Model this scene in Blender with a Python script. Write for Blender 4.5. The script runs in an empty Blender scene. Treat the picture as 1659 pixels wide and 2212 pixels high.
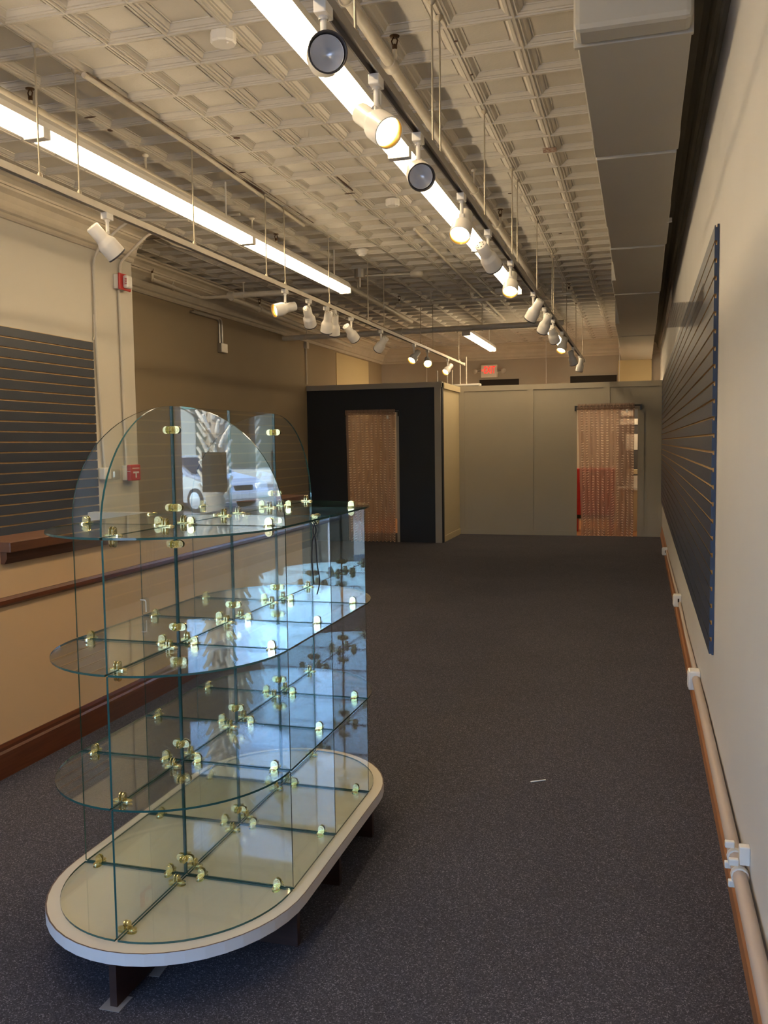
import bpy, bmesh, math, random
from mathutils import Vector, Matrix
random.seed(7)
PI = math.pi
scene = bpy.context.scene
COL = scene.collection

# ------------------------------------------------------------------ camera
CAM_R = Vector((0.96048279, 0.27799756, -0.01379022))
CAM_D = Vector((0.00774293, -0.07621164, -0.9970616))
CAM_F = Vector((-0.27823167, 0.95755373, -0.07535248))
CAM_C = Vector((1.34747, -2.38141, 1.49314))
FPX = 1918.71
cam_data = bpy.data.cameras.new('camera')
cam = bpy.data.objects.new('camera', cam_data)
COL.objects.link(cam)
m = Matrix((CAM_R, -CAM_D, -CAM_F)).transposed().to_4x4()
m.translation = CAM_C
cam.matrix_world = m
cam_data.sensor_fit = 'VERTICAL'
cam_data.sensor_height = 36.0
cam_data.lens = 36.0 * FPX / 2212.0
cam_data.clip_start = 0.02
cam_data.clip_end = 400
scene.camera = cam

# ------------------------------------------------------------------ world, sun, exposure
world = bpy.data.worlds.new('world'); scene.world = world; world.use_nodes = True
wn = world.node_tree.nodes; wl = world.node_tree.links
bg = wn['Background']
sky = wn.new('ShaderNodeTexSky')
sky.sky_type = 'NISHITA'; sky.sun_disc = False
sky.sun_elevation = math.radians(48); sky.sun_rotation = math.radians(20)
sky.air_density = 0.9; sky.dust_density = 0.1; sky.ozone_density = 5.0
wl.new(sky.outputs['Color'], bg.inputs['Color'])
bg.inputs['Strength'].default_value = 1.9
sun_d = bpy.data.lights.new('sun', 'SUN'); sun_d.energy = 26.0; sun_d.angle = math.radians(0.6)
sun_d.color = (1.0, 0.97, 0.93)
sun = bpy.data.objects.new('sun', sun_d); COL.objects.link(sun)
sun.rotation_euler = Vector((0.35, -0.72, -0.80)).to_track_quat('-Z', 'Y').to_euler()
vs = scene.view_settings
vs.view_transform = 'Standard'; vs.look = 'None'; vs.gamma = 1.0; vs.use_curve_mapping = False
vs.exposure = 0.70
try:
    scene.cycles.transparent_max_bounces = 64
    scene.cycles.max_bounces = 10
    scene.cycles.diffuse_bounces = 5
    scene.cycles.glossy_bounces = 6
    scene.cycles.sample_clamp_indirect = 8.0
except Exception:
    pass

# ------------------------------------------------------------------ helpers
def tag(o, label=None, cat=None, group=None, kind=None):
    if label: o['label'] = label
    if cat: o['category'] = cat
    if group: o['group'] = group
    if kind: o['kind'] = kind
    return o

def empty(name, loc, label=None, cat=None, group=None, kind=None):
    o = bpy.data.objects.new(name, None); COL.objects.link(o)
    o.location = loc; o.empty_display_size = 0.05
    return tag(o, label, cat, group, kind)

class MB:
    """collects shapes given in world coordinates"""
    def __init__(s): s.v = []; s.f = []; s.m = []; s.sm = []
    def add(s, verts, faces, mi=0, smooth=False):
        b = len(s.v); s.v += [tuple(p) for p in verts]
        for f in faces:
            s.f.append(tuple(b + i for i in f)); s.m.append(mi); s.sm.append(smooth)
        return s
    def box(s, x0, x1, y0, y1, z0, z1, mi=0):
        v = [(x, y, z) for z in (z0, z1) for y in (y0, y1) for x in (x0, x1)]
        return s.add(v, [(0, 2, 3, 1), (4, 5, 7, 6), (0, 1, 5, 4), (2, 6, 7, 3), (0, 4, 6, 2), (1, 3, 7, 5)], mi)
    def bbox(s, x0, x1, y0, y1, z0, z1, b=0.004, mi=0):
        """box with chamfered edges"""
        bm = bmesh.new(); bmesh.ops.create_cube(bm, size=1)
        for v in bm.verts:
            v.co = Vector(((x0 + x1) / 2 + v.co.x * (x1 - x0), (y0 + y1) / 2 + v.co.y * (y1 - y0), (z0 + z1) / 2 + v.co.z * (z1 - z0)))
        bmesh.ops.bevel(bm, geom=bm.edges[:], offset=b, segments=2, affect='EDGES', profile=0.5)
        bm.verts.index_update()
        s.add([v.co[:] for v in bm.verts], [[v.index for v in f.verts] for f in bm.faces], mi); bm.free()
        return s
    def tube(s, pts, r, n=10, mi=0, cap=True):
        pts = [Vector(p) for p in pts]; rings = []
        up = None
        for i, p in enumerate(pts):
            d = ((pts[i] - pts[i - 1]).normalized() if i else Vector()) + ((pts[i + 1] - pts[i]).normalized() if i + 1 < len(pts) else Vector())
            d.normalize()
            if up is None:
                up = Vector((0, 0, 1)) if abs(d.z) < .9 else Vector((1, 0, 0))
            a = d.cross(up).normalized(); b = a.cross(d).normalized(); up = b
            rr = r[i] if isinstance(r, (list, tuple)) else r
            rings.append([p + (a * math.cos(t) + b * math.sin(t)) * rr for t in [2 * PI * k / n for k in range(n)]])
        v = [q for rg in rings for q in rg]; f = []
        for i in range(len(rings) - 1):
            for k in range(n):
                f.append((i * n + k, i * n + (k + 1) % n, (i + 1) * n + (k + 1) % n, (i + 1) * n + k))
        s.add(v, f, mi, True)
        if cap:
            s.add(rings[0], [tuple(range(n))], mi); s.add(rings[-1], [tuple(range(n - 1, -1, -1))], mi)
        return s
    def lathe(s, prof, o, axis, n=24, mi=0, smooth=True):
        """prof: (radius, distance along axis)"""
        o = Vector(o); a = Vector(axis).normalized()
        u = a.cross(Vector((0, 0, 1)) if abs(a.z) < .95 else Vector((1, 0, 0))).normalized(); w = a.cross(u)
        v = []; f = []
        for (r, h) in prof:
            for k in range(n):
                t = 2 * PI * k / n
                v.append(o + a * h + (u * math.cos(t) + w * math.sin(t)) * r)
        for i in range(len(prof) - 1):
            for k in range(n):
                f.append((i * n + k, (i + 1) * n + k, (i + 1) * n + (k + 1) % n, i * n + (k + 1) % n))
        return s.add(v, f, mi, smooth)
    def prism(s, poly, o, u, w, d, mi=0, me=None):
        """poly of 2D points in the frame (o; u, w), extruded along d; me = material of the rim"""
        o, u, w, d = Vector(o), Vector(u), Vector(w), Vector(d)
        a = [o + u * p[0] + w * p[1] for p in poly]; b = [p + d for p in a]; n = len(a)
        s.add(a, [tuple(range(n - 1, -1, -1))], mi); s.add(b, [tuple(range(n))], mi)
        s.add(a + b, [(k, (k + 1) % n, n + (k + 1) % n, n + k) for k in range(n)], mi if me is None else me)
        return s
    def build(s, name, mats, parent=None, origin=None, kind=None, recalc=True):
        if origin is None: origin = parent.location.copy() if parent else Vector((0, 0, 0))
        origin = Vector(origin)
        me = bpy.data.meshes.new(name)
        me.from_pydata([tuple(Vector(p) - origin) for p in s.v], [], s.f)
        if not isinstance(mats, (list, tuple)): mats = [mats]
        for mt in mats: me.materials.append(mt)
        for p, mi, sm in zip(me.polygons, s.m, s.sm): p.material_index = mi; p.use_smooth = sm
        if recalc:
            bm = bmesh.new(); bm.from_mesh(me); bmesh.ops.recalc_face_normals(bm, faces=bm.faces[:]); bm.to_mesh(me); bm.free()
        o = bpy.data.objects.new(name, me); COL.objects.link(o)
        if parent: o.parent = parent; o.location = origin - parent_world(parent)
        else: o.location = origin
        if kind: o['kind'] = kind
        return o

def parent_world(p):
    l = p.location.copy(); q = p.parent
    while q: l += q.location; q = q.parent
    return l

def linked(src, name, parent, loc, rot=None):
    o = bpy.data.objects.new(name, src); COL.objects.link(o); o.parent = parent; o.location = loc
    if rot is not None: o.rotation_euler = rot
    return o

def bend(pts, r=0.05, n=5):
    """polyline with rounded corners"""
    pts = [Vector(p) for p in pts]; out = [pts[0]]
    for i in range(1, len(pts) - 1):
        a = (pts[i - 1] - pts[i]); b = (pts[i + 1] - pts[i])
        rr = min(r, a.length * .45, b.length * .45)
        p0 = pts[i] + a.normalized() * rr; p1 = pts[i] + b.normalized() * rr
        for k in range(n + 1):
            t = k / n
            out.append(p0 * (1 - t) ** 2 + pts[i] * 2 * t * (1 - t) + p1 * t * t)
    out.append(pts[-1]); return out

# ------------------------------------------------------------------ materials
MATS = {}
def mat(name, col, rough=.6, metal=0., spec=.5, noise=None, bump=None, emit=None, coat=0.):
    """noise=(scale, other colour, sharpness), bump=(scale, strength)"""
    if name in MATS: return MATS[name]
    mt = bpy.data.materials.new(name); mt.use_nodes = True; MATS[name] = mt
    n = mt.node_tree.nodes; l = mt.node_tree.links; b = n['Principled BSDF']
    b.inputs['Base Color'].default_value = (*col, 1); b.inputs['Roughness'].default_value = rough
    b.inputs['Metallic'].default_value = metal; b.inputs['Specular IOR Level'].default_value = spec
    b.inputs['Coat Weight'].default_value = coat
    tc = n.new('ShaderNodeTexCoord')
    if noise:
        t = n.new('ShaderNodeTexNoise'); t.inputs['Scale'].default_value = noise[0]; t.inputs['Detail'].default_value = 4
        l.new(tc.outputs['Object'], t.inputs['Vector'])
        r = n.new('ShaderNodeValToRGB'); k = noise[2]
        r.color_ramp.elements[0].position = .5 - k; r.color_ramp.elements[1].position = .5 + k
        r.color_ramp.elements[0].color = (*col, 1); r.color_ramp.elements[1].color = (*noise[1], 1)
        l.new(t.outputs['Fac'], r.inputs['Fac']); l.new(r.outputs['Color'], b.inputs['Base Color'])
    if bump:
        t2 = n.new('ShaderNodeTexNoise'); t2.inputs['Scale'].default_value = bump[0]; t2.inputs['Detail'].default_value = 3
        l.new(tc.outputs['Object'], t2.inputs['Vector'])
        bp = n.new('ShaderNodeBump'); bp.inputs['Strength'].default_value = bump[1]; bp.inputs['Distance'].default_value = .01
        l.new(t2.outputs['Fac'], bp.inputs['Height']); l.new(bp.outputs['Normal'], b.inputs['Normal'])
    if emit:
        b.inputs['Emission Color'].default_value = (*emit[0], 1); b.inputs['Emission Strength'].default_value = emit[1]
    return mt

def glass_mat(name, tint, f0=.045):
    """clear sheet: straight transmission with Schlick reflection on each surface"""
    mt = bpy.data.materials.new(name); mt.use_nodes = True; MATS[name] = mt
    n = mt.node_tree.nodes; l = mt.node_tree.links; n.remove(n['Principled BSDF'])
    out = n['Material Output']
    g = n.new('ShaderNodeNewGeometry'); dt = n.new('ShaderNodeVectorMath'); dt.operation = 'DOT_PRODUCT'
    l.new(g.outputs['Normal'], dt.inputs[0]); l.new(g.outputs['Incoming'], dt.inputs[1])
    ab = n.new('ShaderNodeMath'); ab.operation = 'ABSOLUTE'; l.new(dt.outputs['Value'], ab.inputs[0])
    om = n.new('ShaderNodeMath'); om.operation = 'SUBTRACT'; om.inputs[0].default_value = 1; l.new(ab.outputs[0], om.inputs[1])
    pw = n.new('ShaderNodeMath'); pw.operation = 'POWER'; l.new(om.outputs[0], pw.inputs[0]); pw.inputs[1].default_value = 5
    ma = n.new('ShaderNodeMath'); ma.operation = 'MULTIPLY_ADD'; l.new(pw.outputs[0], ma.inputs[0])
    ma.inputs[1].default_value = 1 - f0; ma.inputs[2].default_value = f0
    tr = n.new('ShaderNodeBsdfTransparent'); tr.inputs['Color'].default_value = (*tint, 1)
    gl = n.new('ShaderNodeBsdfGlossy'); gl.inputs['Roughness'].default_value = 0.0; gl.inputs['Color'].default_value = (1, 1, 1, 1)
    mx = n.new('ShaderNodeMixShader'); l.new(ma.outputs[0], mx.inputs['Fac']); l.new(tr.outputs[0], mx.inputs[1]); l.new(gl.outputs[0], mx.inputs[2])
    l.new(mx.outputs[0], out.inputs['Surface'])
    return mt

def emit_mat(name, col, s):
    mt = bpy.data.materials.new(name); mt.use_nodes = True; MATS[name] = mt
    b = mt.node_tree.nodes['Principled BSDF']; b.inputs['Base Color'].default_value = (*[.8 * c for c in col], 1)
    b.inputs['Emission Color'].default_value = (*col, 1); b.inputs['Emission Strength'].default_value = s
    return mt

def carpet_mat():
    mt = mat('carpet', (.018, .019, .026), .95, spec=.1)
    n = mt.node_tree.nodes; l = mt.node_tree.links; b = n['Principled BSDF']
    tc = n.new('ShaderNodeTexCoord')
    t = n.new('ShaderNodeTexVoronoi'); t.inputs['Scale'].default_value = 340
    l.new(tc.outputs['Object'], t.inputs['Vector'])
    r = n.new('ShaderNodeValToRGB'); e = r.color_ramp.elements
    e[0].position = .05; e[0].color = (.044, .043, .054, 1); e[1].position = .85; e[1].color = (.088, .084, .100, 1)
    k = e.new(.985); k.color = (.22, .21, .245, 1)
    sx = n.new('ShaderNodeSeparateXYZ'); l.new(t.outputs['Color'], sx.inputs[0]); l.new(sx.outputs['X'], r.inputs['Fac'])
    t2 = n.new('ShaderNodeTexNoise'); t2.inputs['Scale'].default_value = 1.3; t2.inputs['Detail'].default_value = 3
    l.new(tc.outputs['Object'], t2.inputs['Vector'])
    r2 = n.new('ShaderNodeMapRange'); r2.inputs['To Min'].default_value = .8; r2.inputs['To Max'].default_value = 1.15
    l.new(t2.outputs['Fac'], r2.inputs['Value'])
    vm = n.new('ShaderNodeVectorMath'); vm.operation = 'SCALE'; l.new(r.outputs['Color'], vm.inputs[0]); l.new(r2.outputs['Result'], vm.inputs['Scale'])
    l.new(vm.outputs['Vector'], b.inputs['Base Color'])
    bp = n.new('ShaderNodeBump'); bp.inputs['Strength'].default_value = .2; bp.inputs['Distance'].default_value = .003
    l.new(sx.outputs['Y'], bp.inputs['Height']); l.new(bp.outputs['Normal'], b.inputs['Normal'])
    return mt

def wood_mat(name, c1, c2, rough=.35, scale=(1.5, 1.5, 30)):
    mt = mat(name, c1, rough)
    n = mt.node_tree.nodes; l = mt.node_tree.links; b = n['Principled BSDF']
    tc = n.new('ShaderNodeTexCoord'); mp = n.new('ShaderNodeMapping'); mp.inputs['Scale'].default_value = scale
    l.new(tc.outputs['Object'], mp.inputs['Vector'])
    t = n.new('ShaderNodeTexNoise'); t.inputs['Scale'].default_value = 3; t.inputs['Detail'].default_value = 6; l.new(mp.outputs['Vector'], t.inputs['Vector'])
    r = n.new('ShaderNodeValToRGB'); r.color_ramp.elements[0].position = .3; r.color_ramp.elements[1].position = .75
    r.color_ramp.elements[0].color = (*c1, 1); r.color_ramp.elements[1].color = (*c2, 1)
    l.new(t.outputs['Fac'], r.inputs['Fac']); l.new(r.outputs['Color'], b.inputs['Base Color'])
    return mt

CARPET = carpet_mat()
TIN = mat('tin_paint', (.60, .56, .49), .42, noise=(3.0, (.53, .49, .42), .25), bump=(60, .12))
DOTTED = mat('dotted_tin', (.55, .50, .42), .5, bump=(95, .7))
WALLP = mat('wall_paint', (.61, .57, .49), .7, noise=(1.2, (.57, .53, .46), .3), bump=(35, .05))
RWALL = mat('right_wall_paint', (.60, .585, .56), .6, noise=(1.5, (.56, .545, .52), .3), bump=(25, .06))
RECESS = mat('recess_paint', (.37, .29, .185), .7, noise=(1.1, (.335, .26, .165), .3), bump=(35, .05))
TAN = mat('tan_paint', (.74, .50, .28), .65, noise=(2.5, (.70, .47, .26), .3), bump=(40, .05))
BACKW = mat('back_wall_paint', (.46, .40, .32), .75, noise=(2, (.42, .36, .285), .3))
PARTN = mat('partition_paint', (.41, .365, .285), .65, noise=(1.8, (.38, .34, .265), .3), bump=(30, .04))
NAVY = mat('navy_paint', (.012, .015, .024), .6, noise=(2.5, (.016, .019, .028), .3))
GREYTRIM = mat('grey_trim', (.40, .36, .30), .6)
CREAM = mat('cream_board', (.62, .52, .33), .6)
YELLOW = mat('yellow_board', (.66, .53, .29), .65)
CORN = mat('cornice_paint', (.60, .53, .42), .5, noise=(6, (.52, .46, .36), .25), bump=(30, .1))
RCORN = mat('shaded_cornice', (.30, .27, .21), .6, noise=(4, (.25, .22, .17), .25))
DUCTM = mat('duct_paint', (.57, .54, .47), .5, noise=(1.6, (.53, .50, .43), .3), bump=(12, .06))
BASEW = wood_mat('baseboard_wood', (.10, .026, .010), (.16, .05, .02), .3)
REDW = wood_mat('ledge_wood', (.10, .038, .018), (.14, .054, .026), .45)
ORANGEW = wood_mat('orange_baseboard', (.30, .125, .05), (.38, .17, .075), .45)
DARKW = wood_mat('dark_leg_wood', (.030, .014, .012), (.048, .022, .018), .45)
FLOORW = wood_mat('orange_floor_wood', (.40, .16, .055), (.48, .21, .08), .4, (12, 1, 1))
SLATN = mat('slat_navy', (.030, .036, .052), .42, noise=(3, (.036, .042, .058), .3), bump=(90, .04))
SLATB = mat('slat_blue', (.030, .042, .072), .42, noise=(3, (.036, .048, .078), .3), bump=(90, .04))
RAW = mat('raw_board', (.62, .43, .22), .8, noise=(25, (.48, .32, .15), .3))
WHITE = mat('white_enamel', (.78, .75, .70), .3)
PIPEW = mat('pipe_paint', (.70, .64, .54), .4, noise=(14, (.62, .56, .46), .25))
ALU = mat('track_metal', (.34, .32, .30), .4, metal=.6)
WIRE = mat('rod_metal', (.42, .37, .29), .45, metal=.5)
BROWNM = mat('sprinkler_brass', (.085, .042, .018), .45, metal=.6)
BLACK = mat('black_metal', (.012, .011, .010), .4)
DARKV = mat('dark_void', (.018, .012, .009), .8)
SILVER = mat('reflector', (.72, .71, .73), .30, metal=.5)
GOLDIN = mat('gold_baffle', (.75, .45, .10), .3, metal=.8)
BRASS = mat('brass', (.86, .76, .42), .16, metal=1.)
LAMIN = mat('laminate_cream', (.77, .68, .55), .4, noise=(5, (.73, .645, .52), .3))
LAMED = mat('laminate_edge', (.74, .70, .68), .35)
GLASS = glass_mat('pane_glass', (.968, .985, .975), .055)
WGLASS = glass_mat('window_glass', (.97, .98, .975))
ACRYL = glass_mat('acrylic', (.97, .975, .97), .09)
PLASTIC = glass_mat('clear_plastic', (.90, .92, .93), .09)
EDGE = mat('glass_edge', (.020, .085, .075), .12, spec=.7)
ARED = mat('alarm_red', (.50, .035, .03), .35)
DRED = mat('cabinet_red', (.62, .03, .03), .4)
CLEARW = mat('strobe_lens', (.82, .80, .76), .15)
TUBE = emit_mat('tube_light', (1.0, .80, .52), 11.0)
LAMPW = emit_mat('lamp_light', (1.0, .80, .48), 14.0)
EXITR = emit_mat('exit_letters', (1.0, .03, .02), .85)
PAPER = mat('paper', (.80, .78, .72), .8)
CHROME = mat('galvanised', (.50, .48, .44), .35, metal=.8)
CORDM = mat('black_cord', (.02, .02, .025), .6)
FABW = mat('white_curtain', (.75, .72, .66), .9)

def fabric_mat():
    mt = bpy.data.materials.new('curtain_fabric'); mt.use_nodes = True
    n = mt.node_tree.nodes; l = mt.node_tree.links; b = n['Principled BSDF']
    uv = n.new('ShaderNodeUVMap'); sp = n.new('ShaderNodeSeparateXYZ'); l.new(uv.outputs['UV'], sp.inputs[0])
    def math_(op, a, bv=None):
        q = n.new('ShaderNodeMath'); q.operation = op
        for i, x in enumerate((a, bv)):
            if x is None: continue
            if isinstance(x, (int, float)): q.inputs[i].default_value = x
            else: l.new(x, q.inputs[i])
        return q.outputs[0]
    row = math_('LESS_THAN', math_('FRACT', math_('MULTIPLY', sp.outputs['Y'], 51.)), .24)
    nz = n.new('ShaderNodeTexNoise'); nz.inputs['Scale'].default_value = 1.0; nz.inputs['Detail'].default_value = 1
    mp = n.new('ShaderNodeMapping'); mp.inputs['Scale'].default_value = (9, 5, 1); l.new(uv.outputs['UV'], mp.inputs['Vector']); l.new(mp.outputs['Vector'], nz.inputs['Vector'])
    wob = math_('MULTIPLY', nz.outputs['Fac'], .9)
    stripe = math_('LESS_THAN', math_('FRACT', math_('ADD', math_('MULTIPLY', sp.outputs['X'], 11.), wob)), .42)
    colm = math_('MULTIPLY', stripe, math_('GREATER_THAN', nz.outputs['Fac'], .40))
    dash = math_('MULTIPLY', row, colm)
    mx = n.new('ShaderNodeMix'); mx.data_type = 'RGBA'; l.new(dash, mx.inputs['Factor'])
    mx.inputs[6].default_value = (.47, .31, .23, 1); mx.inputs[7].default_value = (.95, .80, .64, 1)
    l.new(mx.outputs[2], b.inputs['Base Color']); b.inputs['Roughness'].default_value = .9
    tr = n.new('ShaderNodeBsdfTransparent'); tr.inputs['Color'].default_value = (.95, .85, .8, 1)
    tl = n.new('ShaderNodeBsdfTranslucent'); l.new(mx.outputs[2], tl.inputs['Color'])
    m1 = n.new('ShaderNodeMixShader'); m1.inputs[0].default_value = .3; l.new(b.outputs[0], m1.inputs[1]); l.new(tl.outputs[0], m1.inputs[2])
    m2 = n.new('ShaderNodeMixShader')
    inv = math_('MULTIPLY', math_('SUBTRACT', 1., dash), .30); l.new(inv, m2.inputs[0])
    l.new(m1.outputs[0], m2.inputs[1]); l.new(tr.outputs[0], m2.inputs[2])
    l.new(m2.outputs[0], n['Material Output'].inputs['Surface'])
    return mt
FABRIC = fabric_mat()

# ------------------------------------------------------------------ room shell
XL, XR, XREC = -3.02, 1.66, -3.69
YF, YSTEP, YB = -4.6, 4.712, 14.92
ZC = 3.40
def struct(mb, name, mats, parent=None):
    o = mb.build(name, mats, parent)
    if not parent: o['kind'] = 'structure'
    return o

struct(MB().box(-3.9, 1.9, YF, 12.09, -.12, 0), 'floor', CARPET)
struct(MB().box(-3.9, 1.9, 12.09, 15.1, -.12, -.002), 'floor_back_room', FLOORW)
wr = struct(MB().box(XR, XR + .2, YF, YB + .2, 0, ZC + .2), 'wall_right', RWALL)
wleft = struct(MB().box(XL - .87, XL, YF, YSTEP, 0, ZC + .2), 'wall_left', WALLP)
struct(MB().box(XREC - .2, XREC, YSTEP, YB + .2, 0, ZC + .2), 'wall_left_recess', RECESS)
wb = struct(MB().box(XREC, XR, YB, YB + .2, 0, ZC + .2), 'wall_back', BACKW)
struct(MB().box(XREC, XREC + .012, 12.13, 13.99, 2.0, 3.08), 'yellow_panel', YELLOW)
bpy.data.objects['yellow_panel']['kind'] = 'structure'

# ceiling with pressed tin tiles
ceil = struct(MB().box(-3.9, 1.9, YF - .2, YB + .2, ZC + .045, ZC + .2), 'ceiling', TIN)
PX, PY, X0, Y0 = .3117, .322, .47, 1.76
cells = []
ky0 = int(math.floor((YF + .1 - Y0) / PY)) + 1
for ky in range(ky0, int((YB - .2 - Y0) / PY)):
    for kx in range(-12, 4):
        cx, cy = X0 + (kx - .5) * PX, Y0 + (ky + .5) * PY
        if kx < -9 and cy < YSTEP + .3: continue
        cells.append((cx, cy))
xl0, xl1, xr1 = X0 - 13 * PX, X0 - 10 * PX, X0 + 3 * PX
yt0, yt1 = Y0 + ky0 * PY, max(c[1] for c in cells) + PY / 2
ystep_t = min(c[1] for c in cells if c[0] < xl1) - PY / 2
bd = MB()
bd.box(XL, xl1, YF, ystep_t, ZC, ZC + .05); bd.box(XREC, xl0, ystep_t, YB, ZC, ZC + .05)
bd.box(xr1, XR, YF, YB, ZC, ZC + .05); bd.box(xl0, xr1, yt1, YB, ZC, ZC + .05); bd.box(xl1, xr1, YF, yt0, ZC, ZC + .05)
bd.build('ceiling_border', DOTTED, ceil)
RINGS = [(.5, -.009), (.485, -.009), (.477, -.002), (.455, -.002), (.448, -.005), (.430, -.005), (.422, .0), (.392, .001), (.345, .016), (.325, .017), (.320, .013), (.306, .013), (.302, .017), (.0, .018)]
def tile_geo(cx, cy):
    v, f = [], []
    for (a, dz) in RINGS[:-1]:
        for sx, sy in ((-1, -1), (1, -1), (1, 1), (-1, 1)):
            v.append((cx + sx * a * PX, cy + sy * a * PY, ZC + dz))
    k = len(RINGS) - 1
    for i in range(k - 1):
        for j in range(4):
            f.append((i * 4 + j, (i + 1) * 4 + j, (i + 1) * 4 + (j + 1) % 4, i * 4 + (j + 1) % 4))
    b = (k - 1) * 4; f.append((b + 3, b + 2, b + 1, b))
    return v, f
def project(p):
    d = Vector(p) - CAM_C; w = d.dot(CAM_F)
    if w < .1: return None
    return 829.5 + FPX * d.dot(CAM_R) / w, 1106 + FPX * d.dot(CAM_D) / w, w
def inview(c):
    q = project((c[0], c[1], ZC))
    return q and -60 < q[0] < 1330 and -60 < q[1] < 800
vis = sorted([c for c in cells if inview(c)], key=lambda c: (Vector((c[0], c[1], ZC)) - CAM_C).length)[:298]
vset = set(vis)
v, f = tile_geo(0, 0)
tile_me = bpy.data.meshes.new('ceiling_tile'); tile_me.from_pydata([(p[0], p[1], p[2] - ZC) for p in v], [], f); tile_me.materials.append(TIN)
for c in vis: linked(tile_me, 'ceiling_tile', ceil, (c[0], c[1], ZC))
rest = MB()
for c in cells:
    if c not in vset: rest.add(*tile_geo(*c))
rest.build('ceiling_tile_field', TIN, ceil, kind='stuff', recalc=False)
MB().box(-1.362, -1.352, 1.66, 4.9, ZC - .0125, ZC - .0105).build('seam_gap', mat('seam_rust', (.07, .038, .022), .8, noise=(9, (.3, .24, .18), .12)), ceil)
# rust stains and torn seams, hanging just under the tin
RUST = mat('rust', (.10, .045, .02), .8, noise=(40, (.045, .025, .015), .3)); RUST2 = mat('rust_red', (.24, .10, .07), .8, noise=(60, (.5, .42, .34), .2))
def stain(x, y, w, h, mt, z=ZC - .012):
    n = 9; pl = [((.6 + .4 * random.random()) * w * math.cos(2 * PI * k / n), (.6 + .4 * random.random()) * h * math.sin(2 * PI * k / n)) for k in range(n)]
    MB().prism(pl, (x, y, z), (1, 0, 0), (0, 1, 0), (0, 0, .002)).build('rust_stain', mt, ceil)
for a in ((-1.395, 3.3, .012, .22), (-1.395, 3.75, .016, .3), (-1.40, 2.75, .01, .15), (-1.06, 2.78, .03, .02), (-1.33, 3.42, .035, .015), (-.74, 3.9, .012, .25), (-.78, 4.15, .05, .012), (.49, 1.9, .012, .012), (.49, 2.3, .011, .011), (.37, 4.55, .02, .012), (.62, 6.0, .02, .012), (-1.71, 2.2, .05, .012), (-1.72, 2.42, .02, .02)):
    stain(*a, RUST)
MB().prism([(-.04, -.045), (.045, -.04), (.04, .05), (-.045, .04)], (.757, 3.62, ZC - .014), (1, 0, 0), (0, 1, 0), (0, 0, .003)).build('rust_stain', RUST2, ceil)

# cornices
CP = [(0, -.27), (.022, -.27), (.03, -.255), (.03, -.235), (.05, -.225), (.06, -.20), (.065, -.165), (.09, -.125), (.13, -.10), (.135, -.085), (.15, -.085), (.155, -.07), (.18, -.045), (.215, -.035), (.22, -.018), (.25, -.016), (.25, 0), (0, 0)]
def cornice(name, o, d_out, d_along, mt, zt=ZC + .002, s=1.):
    mb = MB(); poly = [(p[0] * s, p[1] * s) for p in CP]
    mb.prism(poly, (o[0], o[1], zt), d_out, (0, 0, 1), d_along)
    return struct(mb, name, mt)
cornice('trim_1', (XL, YF), (1, 0, 0), (0, YSTEP - YF, 0), CORN)
cornice('trim_2', (XREC, YSTEP), (1, 0, 0), (0, YB - YSTEP, 0), CORN, s=1.1)
cornice('trim_3', (XREC, YB), (0, -1, 0), (XR - XREC, 0, 0), CORN, s=1.1)
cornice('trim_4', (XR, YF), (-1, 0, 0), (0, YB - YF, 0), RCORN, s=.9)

# half wall with wooden ledge, rail and baseboard
hw = struct(MB().box(-1.62, -1.45, YF, YSTEP, 0, 1.03), 'wall_half', TAN)
lg = MB(); lg.bbox(-1.64, -1.385, .975, YSTEP, 1.03, 1.078, .004); lg.build('ledge', REDW, hw)
MB().prism([(0, 0), (.035, 0), (.035, -.03), (.02, -.055), (0, -.055)], (-1.45, .985, 1.03), (1, 0, 0), (0, 0, 1), (0, YSTEP - .985, 0)).build('ledge_moulding', REDW, hw)
MB().prism([(0, 0), (.012, 0), (.022, -.012), (.022, -.03), (.012, -.042), (0, -.042)], (-1.45, YF, .822), (1, 0, 0), (0, 0, 1), (0, YSTEP - YF, 0)).build('chair_rail', BASEW, hw)
bl = struct(MB().prism([(0, 0), (.02, 0), (.02, .115), (.012, .125), (.012, .14), (.006, .155), (0, .155)], (-1.45, YF, 0), (1, 0, 0), (0, 0, 1), (0, YSTEP - YF, 0)), 'baseboard_left', BASEW)
struct(MB().box(XL, -1.62, 3.9, 4.0, 0, .976), 'wall_low_white', WHITE)

# baseboard right
br = struct(MB().prism([(0, 0), (-.025, 0), (-.025, .06), (-.014, .075), (-.014, .15), (-.006, .165), (0, .165)], (XR, YF, 0), (1, 0, 0), (0, 0, 1), (0, 12.09 - YF, 0)), 'baseboard_right', ORANGEW)

# ------------------------------------------------------------------ partitions
YD = 10.72
wp = struct(MB().box(-3.69, -3.044, YD, YD + .1, 0, 2.41).box(-2.24, -1.53, YD, YD + .1, 0, 2.41).box(-3.044, -2.24, YD, YD + .1, 2.01, 2.41), 'wall_partition_navy', NAVY)
MB().box(-3.69, -1.53, YD - .018, YD + .11, 2.345, 2.425).build('top_trim', GREYTRIM, wp)
MB().box(-1.645, -1.545, YD - .018, YD, 0, 2.345).build('corner_trim', GREYTRIM, wp)
MB().box(-2.245, -2.205, YD - .015, YD + .1, 0, 2.01).build('door_jamb', GREYTRIM, wp)
wret = struct(MB().box(-1.62, -1.545, YD + .1, 12.09, 0, 2.41), 'wall_partition_return', CREAM)
MB().box(-1.62, -1.52, YD + .11, 12.09, 2.33, 2.42).build('top_trim', CREAM, wret)
MB().box(-1.545, -1.53, YD + .11, 12.09, 0, .09).build('base_strip', CREAM, wret)
YP = 12.09
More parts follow.
